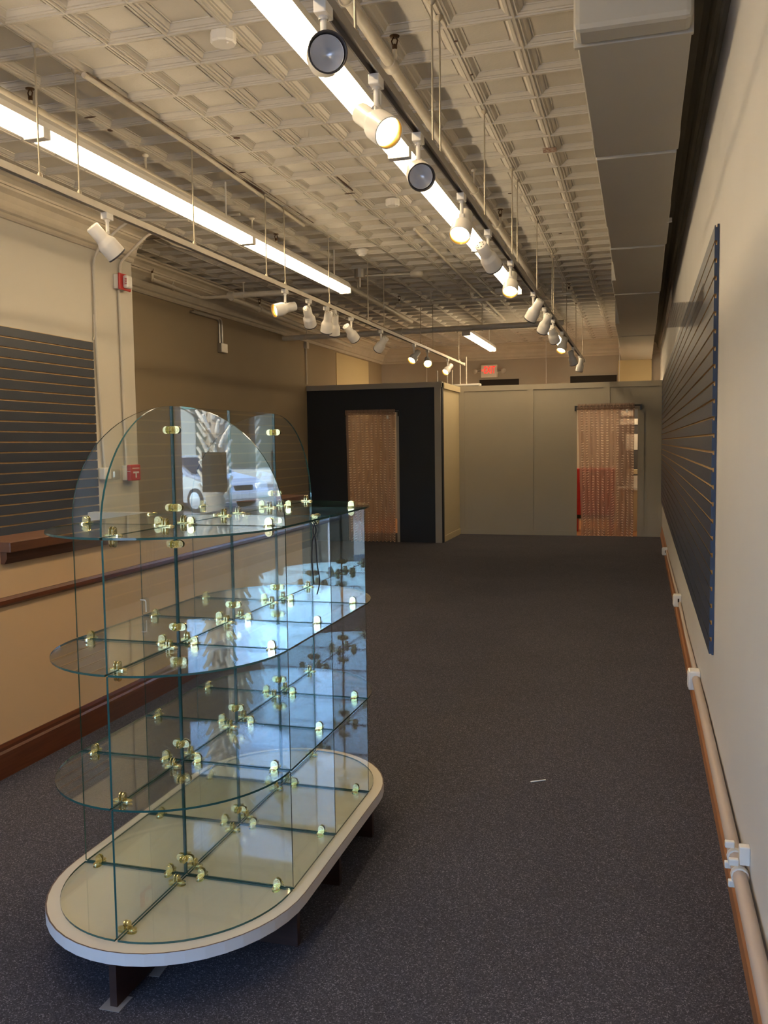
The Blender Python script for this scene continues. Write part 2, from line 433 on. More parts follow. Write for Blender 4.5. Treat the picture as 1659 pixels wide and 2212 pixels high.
wpb = struct(MB().box(-1.62, .352, YP, YP + .1, 0, 2.42).box(1.285, XR, YP, YP + .1, 0, 2.42).box(.352, 1.285, YP, YP + .1, 2.0, 2.42), 'wall_partition_back', PARTN)
for x0, x1, z0, z1 in ((-1.545, 1.645, 2.345, 2.43), (-1.545, -1.457, 0, 2.345), (-.425, -.333, 0, 2.345), (.76, .86, 2.1, 2.345), (-1.457, -.425, 0, .075), (-.333, .352, 0, .075), (1.285, 1.38, 0, 2.02), (1.38, 1.66, 0, .04), (1.60, 1.66, .04, 2.345)):
    MB().box(x0, x1, YP - .014, YP + (.11 if z0 > 2.3 else 0), z0, z1).build('batten', PARTN, wpb)

def curtain(name, x0, x1, xb0, xb1, y, z0, z1, label, folds, parent_rod, rodx):
    t = empty(name, ((x0 + x1) / 2, y, z0), label, 'curtain')
    nx, nz = 120, 60; mb = MB(); uv = []
    for j in range(nz + 1):
        w = j / nz
        for i in range(nx + 1):
            u = i / nx
            xa = (xb0 + (xb1 - xb0) * u) * (1 - w) + (x0 + (x1 - x0) * u) * w
            amp = .005 + .009 * (1 - w)
            yy = y + amp * math.sin(2 * PI * folds * u + 1.1 * math.sin(3 * w + 4 * u)) + .002 * math.sin(2 * PI * folds * 2.3 * u + 2)
            sag = .018 * math.sin(PI * u * 1.0) * (1 - w)
            mb.v.append((xa, yy, z0 + (z1 - z0) * w - sag * 0 + .010 * math.sin(2 * PI * folds * u) * (1 - w))); uv.append((u, w))
    for j in range(nz):
        for i in range(nx):
            a = j * (nx + 1) + i; mb.f.append((a, a + 1, a + nx + 2, a + nx + 1)); mb.m.append(0); mb.sm.append(True)
    o = mb.build('cloth', FABRIC, t, recalc=False)
    ul = o.data.uv_layers.new(name='UVMap')
    for lp in o.data.loops: ul.data[lp.index].uv = uv[lp.vertex_index]
    hd = MB(); n = 40
    for i in range(n):
        xx = x0 + (x1 - x0) * (i + .5) / n
        hd.tube([(xx, y - .018, z1 - .06), (xx, y - .022, z1 - .01), (xx, y - .012, z1 + .015)], .008, 5)
    hd.build('gathered_header', mat('header_fabric', (.36, .24, .18), .9), t)
    if parent_rod:
        r = MB().tube([(rodx[0], y, z1 - .02), (rodx[1], y, z1 - .02)], .011, 10)
        for xx in rodx: r.tube([(xx, y, z1 - .02), (xx, y + .04, z1 - .02)], .010, 8); r.box(xx - .013, xx + .013, y - .01, y + .05, z1 - .09, z1 - .01)
        r.build('curtain_rod', BLACK, t)
    MB().box(x1 - .13, x1 - .10, y - .035, y - .032, z1 - .13, z1 - .075).build('paper_tag', PAPER, t)
    return t
curtain('door_curtain', .366, 1.235, .43, 1.225, YP - .045, .012, 2.075, 'sheer brown curtain on a black rod over the lit doorway with red cabinet behind', 13, True, (.335, 1.33))
curtain('door_curtain', -3.05, -2.25, -3.02, -2.27, YD - .03, .012, 2.015, 'sheer brown curtain filling the doorway in the navy partition', 12, True, (-3.055, -2.20))

# back room seen past the curtain
rc = empty('tool_cabinet', (.55, 12.95, 0), 'red metal cabinet standing behind the curtained doorway', 'cabinet')
MB().bbox(.25, .92, 12.75, 13.15, .28, 1.05, .01).build('body', DRED, rc)
for z0, z1 in ((.30, .52), (.545, .78), (.80, 1.03)): MB().tube([(.4, 12.725, z1 - .05), (.78, 12.725, z1 - .05)], .008, 6).build('handle', CHROME, MB().bbox(.27, .90, 12.735, 12.75, z0, z1, .005).build('drawer', DRED, rc), origin=(.55, 12.95, 0))
MB().box(.25, .92, 12.75, 13.15, .22, .28).build('plinth', BLACK, rc)
for x in (.3, .87): MB().box(x - .03, x + .03, 12.78, 13.1, 0, .22).build('foot', DRED, rc)
cn = empty('counter_shelf', (1.2, 13.3, 0), 'wooden counter with boxes and papers beside the red cabinet', 'counter')
MB().box(.96, 1.6, 13.0, 13.5, .68, .72).build('counter_top', PAPER, cn)
MB().box(.98, 1.58, 13.02, 13.5, 0, .68).build('front_panel', CREAM, cn)
pb = empty('pin_board', (1.28, 13.53, 0), 'tall grey board with pinned papers behind the counter', 'board')
MB().box(.96, 1.6, 13.51, 13.56, 0, 2.2).build('board', mat('grey_board', (.07, .07, .075), .7), pb)
for z0, z1, mt_ in ((.80, 1.0, PAPER), (1.02, 1.1, CREAM)): 
    tag(MB().bbox(1.1, 1.45, 13.1, 13.4, z0 - .079, z1 - .079, .004).build('cardboard_box', mt_), 'pale box on the counter, ' + ('lower of the stack' if z0 < 1 else 'flat one on top of the stack'), 'box')
for i, (z0, z1, xa, xb) in enumerate(((1.35, 1.62, 1.08, 1.4), (1.78, 1.88, .98, 1.55), (1.93, 2.02, 1.0, 1.2))):
    MB().box(xa, xb, 13.50, 13.51, z0, z1).build('pinned_paper', PAPER, pb)

# pipes, transoms and fixture behind the partition
for x0, x1, z0, z1 in ((-1.70, -.936, 2.60, 2.728), (.035, .885, 2.60, 2.739)):
    w = struct(MB().box(x0, x1, YB - .02, YB, z0, z1), 'window_%d' % (3 if x0 < 0 else 4), DARKV)
    MB().box(x0 - .03, x1 + .03, YB - .03, YB - .001, z1, z1 + .03).build('window_frame', GREYTRIM, w)
for i, x in enumerate((-1.953, -1.786, -1.70, -1.567, -1.462)):
    tag(MB().tube([(x, 12.3, 0), (x, 12.3, (2.72, 2.88, 2.72, 2.89, 2.93)[i])], .011, 8).build('conduit_riser', PIPEW if i else CHROME), 'thin pale pipe rising above the partition beside the navy wall corner', 'pipe', 'pipes rising behind the partition corner')
sf = empty('strip_light', (-1.5, 12.14, 2.43), 'spare fluorescent strip light lying on top of the partition', 'light fixture')
MB().bbox(-1.68, -1.2, 12.13, 12.25, 2.43, 2.475, .006).build('housing', WHITE, sf)
MB().tube([(-1.62, 12.11, 2.452), (-1.22, 12.11, 2.452)], .017, 10).build('tube', WHITE, sf)
yl = struct(MB().box(.91, 1.51, YB - .04, YB, 2.2, 3.0), 'wall_panel_lit', YELLOW)  # lit stretch of back wall below the duct, glow put into its yellow

# exit sign
ex = empty('exit_sign', (-1.505, YB - .05, 2.89), 'white emergency exit sign with red letters on the back wall', 'exit sign')
MB().bbox(-1.665, -1.345, YB - .06, YB, 2.765, 3.015, .015).build('housing', mat('exit_face', (.82, .76, .64), .5), ex)
def text_mesh(txt, size, depth, mtl, parent, loc, rot, name='letters', sx=1.):
    cu = bpy.data.curves.new('t', 'FONT'); cu.body = txt; cu.size = size; cu.extrude = depth; cu.align_x = 'CENTER'; cu.align_y = 'CENTER'
    o = bpy.data.objects.new('t', cu); COL.objects.link(o)
    me = bpy.data.meshes.new_from_object(o.evaluated_get(bpy.context.evaluated_depsgraph_get()))
    bpy.data.objects.remove(o); bpy.data.curves.remove(cu)
    me.materials.clear(); me.materials.append(mtl)
    q = bpy.data.objects.new(name, me); COL.objects.link(q); q.parent = parent
    q.location = Vector(loc) - parent_world(parent); q.rotation_euler = rot; q.scale = (sx, 1, 1)
    return q
text_mesh('EXIT', .20, .003, EXITR, ex, (-1.495, YB - .062, 2.905), (PI / 2, 0, 0), sx=.56)
text_mesh('<', .09, .003, EXITR, ex, (-1.635, YB - .062, 2.90), (PI / 2, 0, 0))
for s in (-1, 1):
    x = -1.505 + s * .27
    mb = MB().lathe([(.0, -.03), (.03, -.03), (.05, .02), (.052, .035), (0, .035)], (x, YB - .07, 2.895), (s * .5, -.6, -.4), 14)
    mb.tube([(-1.505 + s * .16, YB - .03, 2.93), (x, YB - .05, 2.90)], .009, 6).tube([(-1.505 + s * .16, YB - .03, 2.87), (x, YB - .05, 2.88)], .009, 6)
    mb.build('lamp_head', mat('lamp_head', (.55, .5, .42), .5), ex)

# ------------------------------------------------------------------ air duct
du = empty('air_duct', (1.3, 1.06, 3.0), 'long painted rectangular air duct under the ceiling beside the right wall', 'air duct')
ys = [1.06, 1.20, 2.32, 2.62, 3.70, 4.20, 4.95, 5.44, 6.40, 7.2, 8.4, 9.6, 11.0, 12.6, YB]
for i in range(len(ys) - 1):
    a, b = ys[i], ys[i + 1]
    xl = 1.095 if a < 6.4 else (1.06 if a < 9.0 else 1.0 - .03 * (a > 11))
    dz = .006 * ((i * 7) % 3 - 1)
    MB().bbox(xl + .004 * (i % 2), 1.51 + .004 * (i % 3), a + .003, b - .002, 3.0 + dz, ZC - .016, .006 if i else .022).build('duct_section', DUCTM, du)
MB().bbox(1.085, 1.52, 1.20, 1.225, 2.992, ZC - .016, .004).build('joint_flange', DUCTM, du)
MB().bbox(1.50, 1.535, 4.19, 4.205, 3.0, 3.03, .002).build('loose_tab', WHITE, du)

# ------------------------------------------------------------------ slat walls
def slatwall(name, xw, face, y0, y1, zt, n, pitch, m_face, m_side, label, drop=0):
    """xw: wall plane, face: +1 faces +x"""
    zb = zt - n * pitch
    t = empty(name, (xw, (y0 + y1) / 2, zb), label, 'slatwall panel')
    xf = xw + face * .019
    bk = MB().box(min(xw, xw + face * .0085), max(xw, xw + face * .0085), y0, y1, zb, zt)
    bk.m[5 if face > 0 else 4] = 1
    bk.build('backing_board', [m_side, RAW], t)
    g = .011
    prof = [(xw + face * .0085, 0 + g * .5), (xw + face * .0085, pitch - g * .5 - .008), (xf - face * .004, pitch - g * .5 - .008), (xf - face * .004, pitch - g * .5), (xf, pitch - g * .5), (xf, g * .5)]
    mb = MB()
    a = [(p[0], y0, p[1]) for p in prof]; b = [(p[0], y1, p[1]) for p in prof]; k = len(prof)
    mb.add(a + b, [(i, (i + 1) % k, k + (i + 1) % k, k + i) for i in range(k)], 0)
    mb.add(a, [tuple(range(k))], 1); mb.add(b, [tuple(range(k))], 1)
    mb.m[1] = 2; mb.m[2] = 2; mb.m[0] = 2; mb.m[5] = 2
    first = mb.build('slat', [m_face, m_side, RAW], t, origin=(xw, y0, 0))
    first.location = (0, y0 - (y0 + y1) / 2, 0)
    for i in range(1, n): linked(first.data, 'slat', t, (0, y0 - (y0 + y1) / 2, i * pitch))
    return t
slatwall('slatwall_panel', XL + .001, 1, 1.6, 4.065, 2.372, 22, .0747, SLATN, SLATN, 'dark navy slatwall panel on the cream wall above the wooden ledge')
slatwall('slatwall_panel', XR - .001, -1, 1.74, 12.06, 2.415, 25, .0748, SLATB, mat('slat_edge_blue', (.032, .050, .10), .5), 'long blue slatwall panel along the wall opposite the ledge')

# acrylic shelf clipped to the right slat wall
ac = empty('acrylic_shelf', (1.58, 2.85, 2.18), 'clear acrylic bracket shelf hooked into the blue slatwall', 'shelf')
mb = MB()
mb.bbox(1.487, 1.6385, 2.36, 3.36, 2.18, 2.185, .001); mb.build('tray', ACRYL, ac)
MB().bbox(1.481, 1.486, 2.36, 3.36, 2.18, 2.25, .001).build('front_lip', ACRYL, ac)
MB().bbox(1.633, 1.638, 2.36, 3.36, 2.186, 2.27, .001).build('back_lip', ACRYL, ac)

# ------------------------------------------------------------------ wall devices on the left wall
st = empty('fire_alarm', (XL, 4.5, 2.92), 'red and white fire alarm strobe high on the cream wall', 'fire alarm')
MB().bbox(XL, XL + .05, 4.42, 4.57, 2.865, 2.985, .006).build('back_box', WHITE, st)
MB().bbox(XL + .05, XL + .068, 4.41, 4.59, 2.855, 2.995, .008).build('red_plate', ARED, st)
lens = MB().bbox(XL + .068, XL + .115, 4.455, 4.545, 2.87, 2.98, .015).build('strobe_lens', CLEARW, st)
text_mesh('FIRE', .030, .0008, ARED, st, (XL + .1, 4.453, 2.925), (PI / 2, PI / 2, 0), 'lettering')
ps = empty('fire_pull_station', (XL, 4.53, 1.28), 'red fire pull station with white T handle on the cream wall', 'fire alarm')
MB().bbox(XL, XL + .045, 4.45, 4.60, 1.215, 1.345, .005).build('back_box', WHITE, ps)
MB().bbox(XL + .045, XL + .085, 4.455, 4.615, 1.21, 1.35, .008).build('red_body', ARED, ps)
MB().box(XL + .05, XL + .08, 4.451, 4.456, 1.29, 1.296).box(XL + .086, XL + .089, 4.49, 4.58, 1.275, 1.290).box(XL + .086, XL + .089, 4.527, 4.543, 1.235, 1.275).box(XL + .086, XL + .088, 4.48, 4.59, 1.315, 1.322).build('t_handle', WHITE, ps)
ob = empty('wall_outlet_box', (XL, 4.2, 1.28), 'white electrical box with clear cover on the cream wall beside the navy slatwall', 'outlet box')
MB().bbox(XL, XL + .06, 4.10, 4.20, 1.235, 1.335, .008).build('box', WHITE, ob)
MB().bbox(XL, XL + .09, 4.205, 4.30, 1.225, 1.32, .02).build('clear_cover', PLASTIC, ob)
def pipe(name, pts, r, mt, label, cat='conduit', group=None, bendr=.12):
    o = MB().tube(bend(pts, bendr, 6), r, 8).build(name, mt); return tag(o, label, cat, group)
pipe('conduit', [(XL + .02, 4.165, 1.335), (XL + .02, 4.15, 1.5), (XL + .02, 4.108, 2.30), (XL + .02, 4.11, 3.10), (XL + .30, 4.2, 3.365), (-2.25, 4.36, 3.365), (-1.8, 4.38, 3.375)], .012, WALLP, 'painted conduit climbing from the outlet box over the cornice to the ceiling')
pipe('conduit', [(XL + .02, 4.49, 1.345), (XL + .02, 4.47, 2.855)], .012, WALLP, 'painted conduit joining the fire pull station to the fire alarm')
pipe('conduit', [(XL + .02, 4.50, 2.997), (XL + .02, 4.50, 3.09), (XL + .27, 4.60, 3.365), (-2.95 + .1, 5.2, 3.375), (-2.72, 5.75, 3.375)], .012, PIPEW, 'painted conduit running from the fire alarm onto the ceiling')
pipe('cable', [(XL + .012, 4.08, 2.39), (XL + .012, 4.095, 2.42), (XL + .012, 4.10, 2.6)], .005, PIPEW, 'thin cable curling off the top corner of the navy slatwall', 'cable', bendr=.02)
# recess wall conduit
rcx = XREC + .02
rcn = empty('wall_conduit', (rcx, 7.8, 2.66), 'metal conduit drop with steel box on the brown recess wall', 'conduit')
MB().tube(bend([(rcx, 7.0, 3.06), (rcx, 7.72, 3.06), (rcx, 7.72, 2.77)], .08), .014, 8).tube(bend([(rcx, 7.05, 3.075), (rcx, 7.79, 3.075), (rcx, 7.79, 2.77)], .08), .014, 8).build('conduit', CHROME, rcn)
MB().bbox(XREC, XREC + .06, 7.69, 7.86, 2.66, 2.775, .006).build('steel_box', CHROME, rcn)
cw = MB().tube([(XREC + .02, 10.68, 3.09), (XREC + .02, 10.68, 2.45)], .012, 8).bbox(XREC, XREC + .05, 10.63, 10.73, 3.0, 3.1, .004)
tag(cw.build('wall_cable_drop', PIPEW), 'thin cable drop with small box above the navy partition', 'cable')

# ------------------------------------------------------------------ right wall low conduit and boxes
rr = empty('floor_conduit', (1.63, 4, .2), 'long painted conduit running just above the right baseboard', 'conduit')
MB().tube([(1.628, -2.4, .235), (1.63, -.5, .225), (1.632, .6, .225), (1.634, 2.0, .23), (1.636, 2.6, .215), (1.642, 2.75, .215), (1.645, 4.0, .19), (1.645, 5.05, .21), (1.645, 9.1, .15)], [.021] * 4 + [.021, .014, .012, .012, .01], 10).build('pipe', mat('conduit_mauve', (.46, .38, .33), .5), rr)
for y in (.30, .42): MB().tube([(1.632, y, .225), (1.632, y + .02, .225)], .026, 12).bbox(1.60, 1.628, y, y + .018, .255, .275, .003).bbox(1.60, 1.62, y, y + .018, .19, .21, .003).build('clamp', WHITE, rr)
MB().bbox(1.63, 1.66, .31, .34, .255, .31, .003).build('strap', WHITE, rr)
for (y, z, s, lb) in ((2.62, .195, .045, 'white outlet box on the low conduit under the near end of the blue slatwall'), (5.0, .215, .042, 'white outlet box midway along the low conduit under the blue slatwall'), (9.0, .13, .04, 'white outlet box on the low conduit near the far partition')):
    o = empty('outlet_box', (XR, y, z), lb, 'outlet box')
    MB().bbox(XR - .062, XR, y - s, y + s, z - s * .9, z + s * 1.4, .008).build('box', WHITE, o)
    MB().bbox(XR - .066, XR - .061, y - s * .7, y + s * .7, z - s * .6, z + s * 1.1, .002).build('cover_plate', WHITE, o)
    MB().box(XR - .03, XR - .018, y - s - .002, y - s + .001, z + .0, z + .03).build('knockout', DARKV, o)
tag(MB().tube([(.888, 1.455, .004), (.95, 1.494, .004)], .003, 6).build('paper_straw', PAPER), 'short thin white stick lying on the carpet', 'stick')

# ------------------------------------------------------------------ fluorescent strips
def strip(x, y0, y1, label, z=3.045, rods=True):
    t = empty('fluorescent_light', (x, (y0 + y1) / 2, z), label, 'fluorescent light', 'fluorescent strip lights')
    MB().prism([(-.055, .03), (.055, .03), (.055, .06), (.03, .095), (-.03, .095), (-.055, .06)], (x, y0, z), (1, 0, 0), (0, 0, 1), (0, y1 - y0, 0)).build('housing', WHITE, t)
    for s in (-1, 1):
        MB().tube([(x + s * .031, y0 + .03, z), (x + s * .031, y1 - .03, z)], .022, 12).build('tube', TUBE, t)
    for y in (y0, y1 - .028):
        MB().bbox(x - .06, x + .06, y, y + .028, z - .022, z + .032, .004).build('socket', WHITE, t)
    for y in (y1 - .35,):
        MB().tube([(x, y, z + .09), (x, y, ZC - .005)], .006, 6).build('hanger', WHITE, t)
    return t
for i, (a, b) in enumerate(((-.93, 1.50), (1.50, 3.95), (3.95, 6.30))):
    strip(-1.545, a, b, ('bare twin tube strip light, first of the row over the ledge side', 'bare twin tube strip light, middle one of the row over the ledge side', 'bare twin tube strip light, last of the row on the ledge side')[i])
for i, (a, b) in enumerate(((-2.5, -.07), (-.07, 2.36), (2.36, 4.80), (4.80, 6.98))):
    strip(.085, a, b, ('bare twin tube strip light over the shop entrance end beside the duct side track', 'bare twin tube strip light above the white spotlights nearest the duct end face', 'bare twin tube strip light beside the middle spotlights of the duct side track', 'bare twin tube strip light ending just before the white cross pipe')[i])
strip(-1.06, 10.2, 12.55, 'short looking strip light glowing beyond the cross pipe above the exit sign')
for bx, lb in ((-.35, 'added strip light hung low in the back room to brighten it, nearer the exit sign'), (.95, 'added strip light hung low in the back room to brighten it, over the red cabinet'), (-2.6, 'added strip light hung low behind the navy partition to brighten the room there')):
    strip(bx, 12.45, 14.6, lb, z=2.30)  # added lamps, kept low out of view, to brighten the rear walls and curtains
strip(.10, 10.25, 12.5, 'strip light partly hidden behind the last spotlights of the duct side track')

# ------------------------------------------------------------------ tracks and spotlights
def track(x, y0, y1, z, rods, label):
    t = empty('light_track', (x, (y0 + y1) / 2, z), label, 'light track')
    w, h = .018, .034
    p = [(-w, 0), (-w, h), (w, h), (w, 0), (w - .006, 0), (w - .006, h - .01), (-w + .006, h - .01), (-w + .006, 0)]
    MB().prism(p, (x, y0, z), (1, 0, 0), (0, 0, 1), (0, y1 - y0, 0)).build('rail', ALU if x > 0 else PIPEW, t)
    MB().bbox(x - .022, x + .022, y1, y1 + .05, z - .004, z + .04, .004).build('end_cap', WHITE, t)
    for y in rods:
        MB().tube([(x, y, z + h), (x, y, ZC - .008)], .0045, 6).lathe([(.012, 0), (.012, .02), (.005, .03)], (x, y, z + h - .004), (0, 0, 1), 8).lathe([(.018, 0), (.018, -.008), (.006, -.02)], (x, y, ZC - .008), (0, 0, 1), 8).build('suspension_rod', WIRE, t)
    return t
ZT = 2.745
track(-1.405, -.6, 11.75, ZT, (1.32, 1.63, 2.84, 3.98, 4.35, 5.4, 6.6, 7.2, 8.9, 9.6, 11.4), 'long white light track hung on thin rods over the ledge side')
track(.467, -1.5, 12.0, ZT, (.4, 1.49, 1.64, 2.82, 3.95, 4.22, 5.48, 6.83, 7.0, 8.6, 10.2, 11.6), 'long grey light track hung on thin rods beside the duct side strip lights')

# shared housing meshes, axis along +Z from rear (0) to mouth
def housing_mesh():
    mb = MB().lathe([(0, 0), (.030, 0), (.036, .004), (.037, .078), (.039, .088), (.050, .108), (.053, .116), (.054, .188), (.0545, .192), (.051, .192), (.050, .120), (.03, .11)], (0, 0, 0), (0, 0, 1), 28)
    me_o = mb.build('housing', WHITE); me = me_o.data; bpy.data.objects.remove(me_o); return me
def simple_mesh(mb, mt):
    o = mb.build('tmp', mt, recalc=False); me = o.data; bpy.data.objects.remove(o); return me
HOUS = housing_mesh()
RIMD = simple_mesh(MB().lathe([(.0540, .186), (.0552, .190), (.0552, .194), (.0510, .194), (.0500, .15)], (0, 0, 0), (0, 0, 1), 28), mat('lamp_rim', (.05, .045, .05), .35))
RIMG = simple_mesh(MB().lathe([(.0515, .1915), (.0505, .1915), (.0485, .15), (.0485, .13)], (0, 0, 0), (0, 0, 1), 28), GOLDIN)
BULBOFF = simple_mesh(MB().lathe([(0, .135), (.012, .137), (.025, .146), (.0455, .172), (.0475, .175), (.0475, .16)], (0, 0, 0), (0, 0, 1), 28), SILVER)
BULBON = simple_mesh(MB().lathe([(.0475, .150), (.0470, .162), (.040, .168), (.02, .172), (0, .173)], (0, 0, 0), (0, 0, 1), 28), LAMPW)
VENT = simple_mesh(MB().lathe([(0, -.0006), (.004, -.0006)], (0, 0, 0), (0, 0, 1), 8), DARKV)
def spot(x, y, axis, lit, label, s=1.):
    """axis in camera terms: right, down, away"""
    a = (CAM_R * axis[0] + CAM_D * axis[1] + CAM_F * axis[2]).normalized()
    t = empty('track_spotlight', (x, y, ZT), label, 'spotlight', 'white track spotlights')
    MB().bbox(x - .019, x + .019, y - .032, y + .032, ZT - .034, ZT + .001, .003).build('track_adapter', WHITE, t)
    zb = ZT - .105
    MB().tube([(x, y, ZT - .03), (x, y, zb)], .0095, 10).lathe([(.014, 0), (.014, -.012)], (x, y, ZT - .032), (0, 0, 1), 10).build('stem', WHITE, t)
    up = Vector((0, 0, 1)); n = up - a * up.dot(a)
    if n.length < .2: n = -CAM_F - a * (-CAM_F).dot(a)
    n.normalize()
    att = Vector((x, y, zb))
    rear = att - n * .043 - a * .080
    MB().lathe([(.013, -.012), (.013, .012)], att - n * .004, a.cross(n), 10).tube([att, att - n * .01], .009, 8).build('swivel', WHITE, t)
    q = a.to_track_quat('Z', 'Y').to_euler()
    h = linked(HOUS, 'housing', t, rear - t.location, q)
    linked(RIMG if lit else RIMD, 'baffle' if lit else 'rim', h, (0, 0, 0))
    linked(BULBON if lit else BULBOFF, 'bulb', h, (0, 0, 0))
    for k in range(6):
        linked(VENT, 'vent_hole', h, (.02 * math.cos(k * PI / 3), .02 * math.sin(k * PI / 3), 0))
    return t
R_S = [(.10, (.16, .30, -.94), 0, 'white spotlight with large grey unlit bulb turned to the shop front'),
 (.625, (.52, .62, -.60), 1, 'white spotlight glowing yellow in its mouth, second along the duct side track'),
 (1.22, (.10, .50, -.84), 0, 'white spotlight with grey unlit bulb, third along the duct side track'),
 (2.125, (-.22, .78, -.60), 1, 'white spotlight lit warm, fourth along the duct side track'),
 (2.93, (.50, .48, .72), 0, 'white spotlight aimed to the far partition, fifth along the duct side track'),
 (3.87, (-.15, .75, -.55), 1, 'white spotlight lit warm, sixth along the duct side track'),
 (5.21, (-.36, .70, .58), 0, 'white spotlight just past the white cross pipe on the duct side track'),
 (6.09, (-.2, .68, .68), 0, 'white spotlight second past the white cross pipe on the duct side track'),
 (6.95, (.35, .58, .70), 0, 'white spotlight beside the rear strip light, tilted to the duct'),
 (8.0, (-.25, .62, -.30), 1, 'lit white spotlight beside the rear strip light'),
 (9.7, (.3, .75, .4), 0, 'small looking white spotlight, last but one on the duct side track'),
 (10.9, (-.1, .85, .4), 0, 'small looking white spotlight, last on the duct side track')]
for a in R_S: spot(.467, *a)
L_S = [(1.87, (.55, .66, .50), 0, 'white spotlight hanging alone before the cornice, first on the ledge side track'),
 (4.34, (-.78, .28, -.42), 1, 'white spotlight turned to the ledge with a lit yellow mouth'),
 (4.87, (.10, .60, .78), 0, 'white spotlight showing its vented rear cap on the ledge side track'),
 (5.31, (-.15, .80, .50), 0, 'white spotlight first of the overlapping pair on the ledge side track'),
 (5.52, (-.05, .80, .55), 0, 'white spotlight second of the overlapping pair on the ledge side track'),
 (6.03, (.45, .55, .68), 0, 'white spotlight tilted to the duct just after the overlapping pair'),
 (7.07, (-.45, .52, .66), 0, 'white spotlight in front of the large cross pipe on the ledge side track'),
 (8.54, (-.45, .66, -.5), 1, 'lit white spotlight above the navy partition on the ledge side track'),
 (9.27, (.0, .50, -.86), 1, 'glaring white spotlight aimed at the shop front, above the navy partition'),
 (10.55, (-.5, .62, -.5), 1, 'lit white spotlight last on the ledge side track near the exit sign')]
for a in L_S: spot(-1.405, *a)

# ------------------------------------------------------------------ sprinkler pipes
def head(parent, x, y, z, up=.10):
    mb = MB().tube([(x, y, z), (x, y, z + up * .45)], .011, 8)
    mb.build('elbow', PIPEW, parent)
    z += up * .45
    h = MB().lathe([(.009, 0), (.012, .008), (.012, .02), (.007, .024)], (x, y, z), (0, 0, 1), 10)
    for s in (-1, 1): h.tube([(x + s * .009, y, z + .02), (x + s * .014, y, z + .04), (x + s * .004, y, z + .058)], .0035, 6)
    h.lathe([(0, .057), (.022, .057), (.024, .061), (0, .064)], (x, y, z), (0, 0, 1), 14)
    h.build('sprinkler_head', BROWNM, parent)
def hanger(parent, x, y, z, r):
    MB().tube([(x, y, z + r), (x, y, ZC - .006)], .007, 6).lathe([(.022, 0), (.02, -.01), (.008, -.016)], (x, y, ZC - .004), (0, 0, 1), 10).tube([(x + (r + .006) * math.cos(t), y, z + (r + .006) * math.sin(t)) for t in [2 * PI * k / 14 for k in range(15)]], .004, 6).build('hanger', PIPEW, parent)
def hanger_y(parent, x, y, z, r):
    MB().tube([(x, y, z + r), (x, y, ZC - .006)], .007, 6).lathe([(.022, 0), (.02, -.01), (.008, -.016)], (x, y, ZC - .004), (0, 0, 1), 10).tube([(x, y + (r + .006) * math.cos(t), z + (r + .006) * math.sin(t)) for t in [2 * PI * k / 14 for k in range(15)]], .004, 6).build('hanger', PIPEW, parent)
def fitting(parent, p, d, r):
    d = Vector(d).normalized() * .035; p = Vector(p)
    MB().tube([p - d, p + d], r, 12).build('coupling', PIPEW, parent)
zp = 3.26
SPR = empty('sprinkler_piping', (-1.2, 6, zp), 'white sprinkler piping with upturned brown heads hung under the tin ceiling', 'sprinkler pipes')
p1 = SPR
MB().tube([(.215, -2, zp), (.2, 8.6, zp)], .024, 12).build('pipe', PIPEW, p1)
for y in (1.75, 4.95): head(p1, .235, y - .02, zp + .01); fitting(p1, (.205, y, zp), (0, 1, 0), .034)
for y in (1.1, 3.9, 7.9): hanger(p1, .21, y, zp, .026)
p2 = SPR
MB().tube([(-1.72, 1.0, zp), (-1.86, 10.2, zp)], .032, 12).build('pipe', PIPEW, p2)
for y, x in ((1.72, -1.74), (5.1, -1.79)): head(p2, x, y, zp + .01); fitting(p2, (x, y + .05, zp), (0, 1, 0), .042)
for y in (2.9, 4.6, 7.6): hanger(p2, -1.73 - .014 * y, y, zp, .034)
p3 = SPR
MB().tube([(-1.63, 8.70, zp), (.50, 8.55, zp)], .020, 12).build('pipe', PIPEW, p3)
head(p3, -1.63, 8.70, zp - .0, .12); head(p3, .50, 8.55, zp, .12)
for x in (-1.2, -.7, .42): hanger_y(p3, x, 8.62, zp, .022)
fitting(p3, (-1.63, 8.70, zp), (1, 0, 0), .028); fitting(p3, (.50, 8.55, zp), (1, 0, 0), .028)
p4 = SPR
MB().tube(bend([(-3.52, 5.92, zp - .03), (-3.62, 7.18, zp - .02), (-3.3, 7.21, zp - .02), (-3.2, 7.21, zp - .01)], .06), .020, 12).build('branch', PIPEW, p4)
MB().tube([(-3.3, 7.21, zp - .01), (-1.86, 7.28, zp - .01)], .034, 12).build('pipe', PIPEW, p4)
fitting(p4, (-3.25, 7.21, zp - .01), (1, 0, 0), .044); fitting(p4, (-2.6, 7.24, zp - .01), (1, 0, 0), .042)
head(p4, -3.52, 5.92, zp - .03, .14)
for x in (-3.55, -3.1): hanger_y(p4, x, 6.4 if x < -3.3 else 7.22, zp - .03, .03)
p5 = SPR
MB().tube([(-3.69, 9.80, 3.06), (.35, 9.64, 3.06)], .038, 14).build('pipe', PIPEW, p5)
for x in (-3.3, -.75): hanger_y(p5, x, 9.75, 3.06, .04)
fitting(p5, (-1.9, 9.73, 3.06), (1, 0, 0), .05)
p6 = SPR
MB().tube([(-3.25, 7.2, 3.22), (-3.38, 12.0, 3.16)], .032, 12).build('pipe', PIPEW, p6)
head(p6, -3.27, 8.05, 3.22, .12); fitting(p6, (-3.27, 8.05, 3.21), (0, 1, 0), .042)
pipe('ceiling_conduit', [(-1.375, 1.66, ZC - .022), (-1.385, 2.84, ZC - .022), (-1.45, 4.9, ZC - .022)], .014, PIPEW, 'conduit fixed along the ceiling seam above the ledge side track')
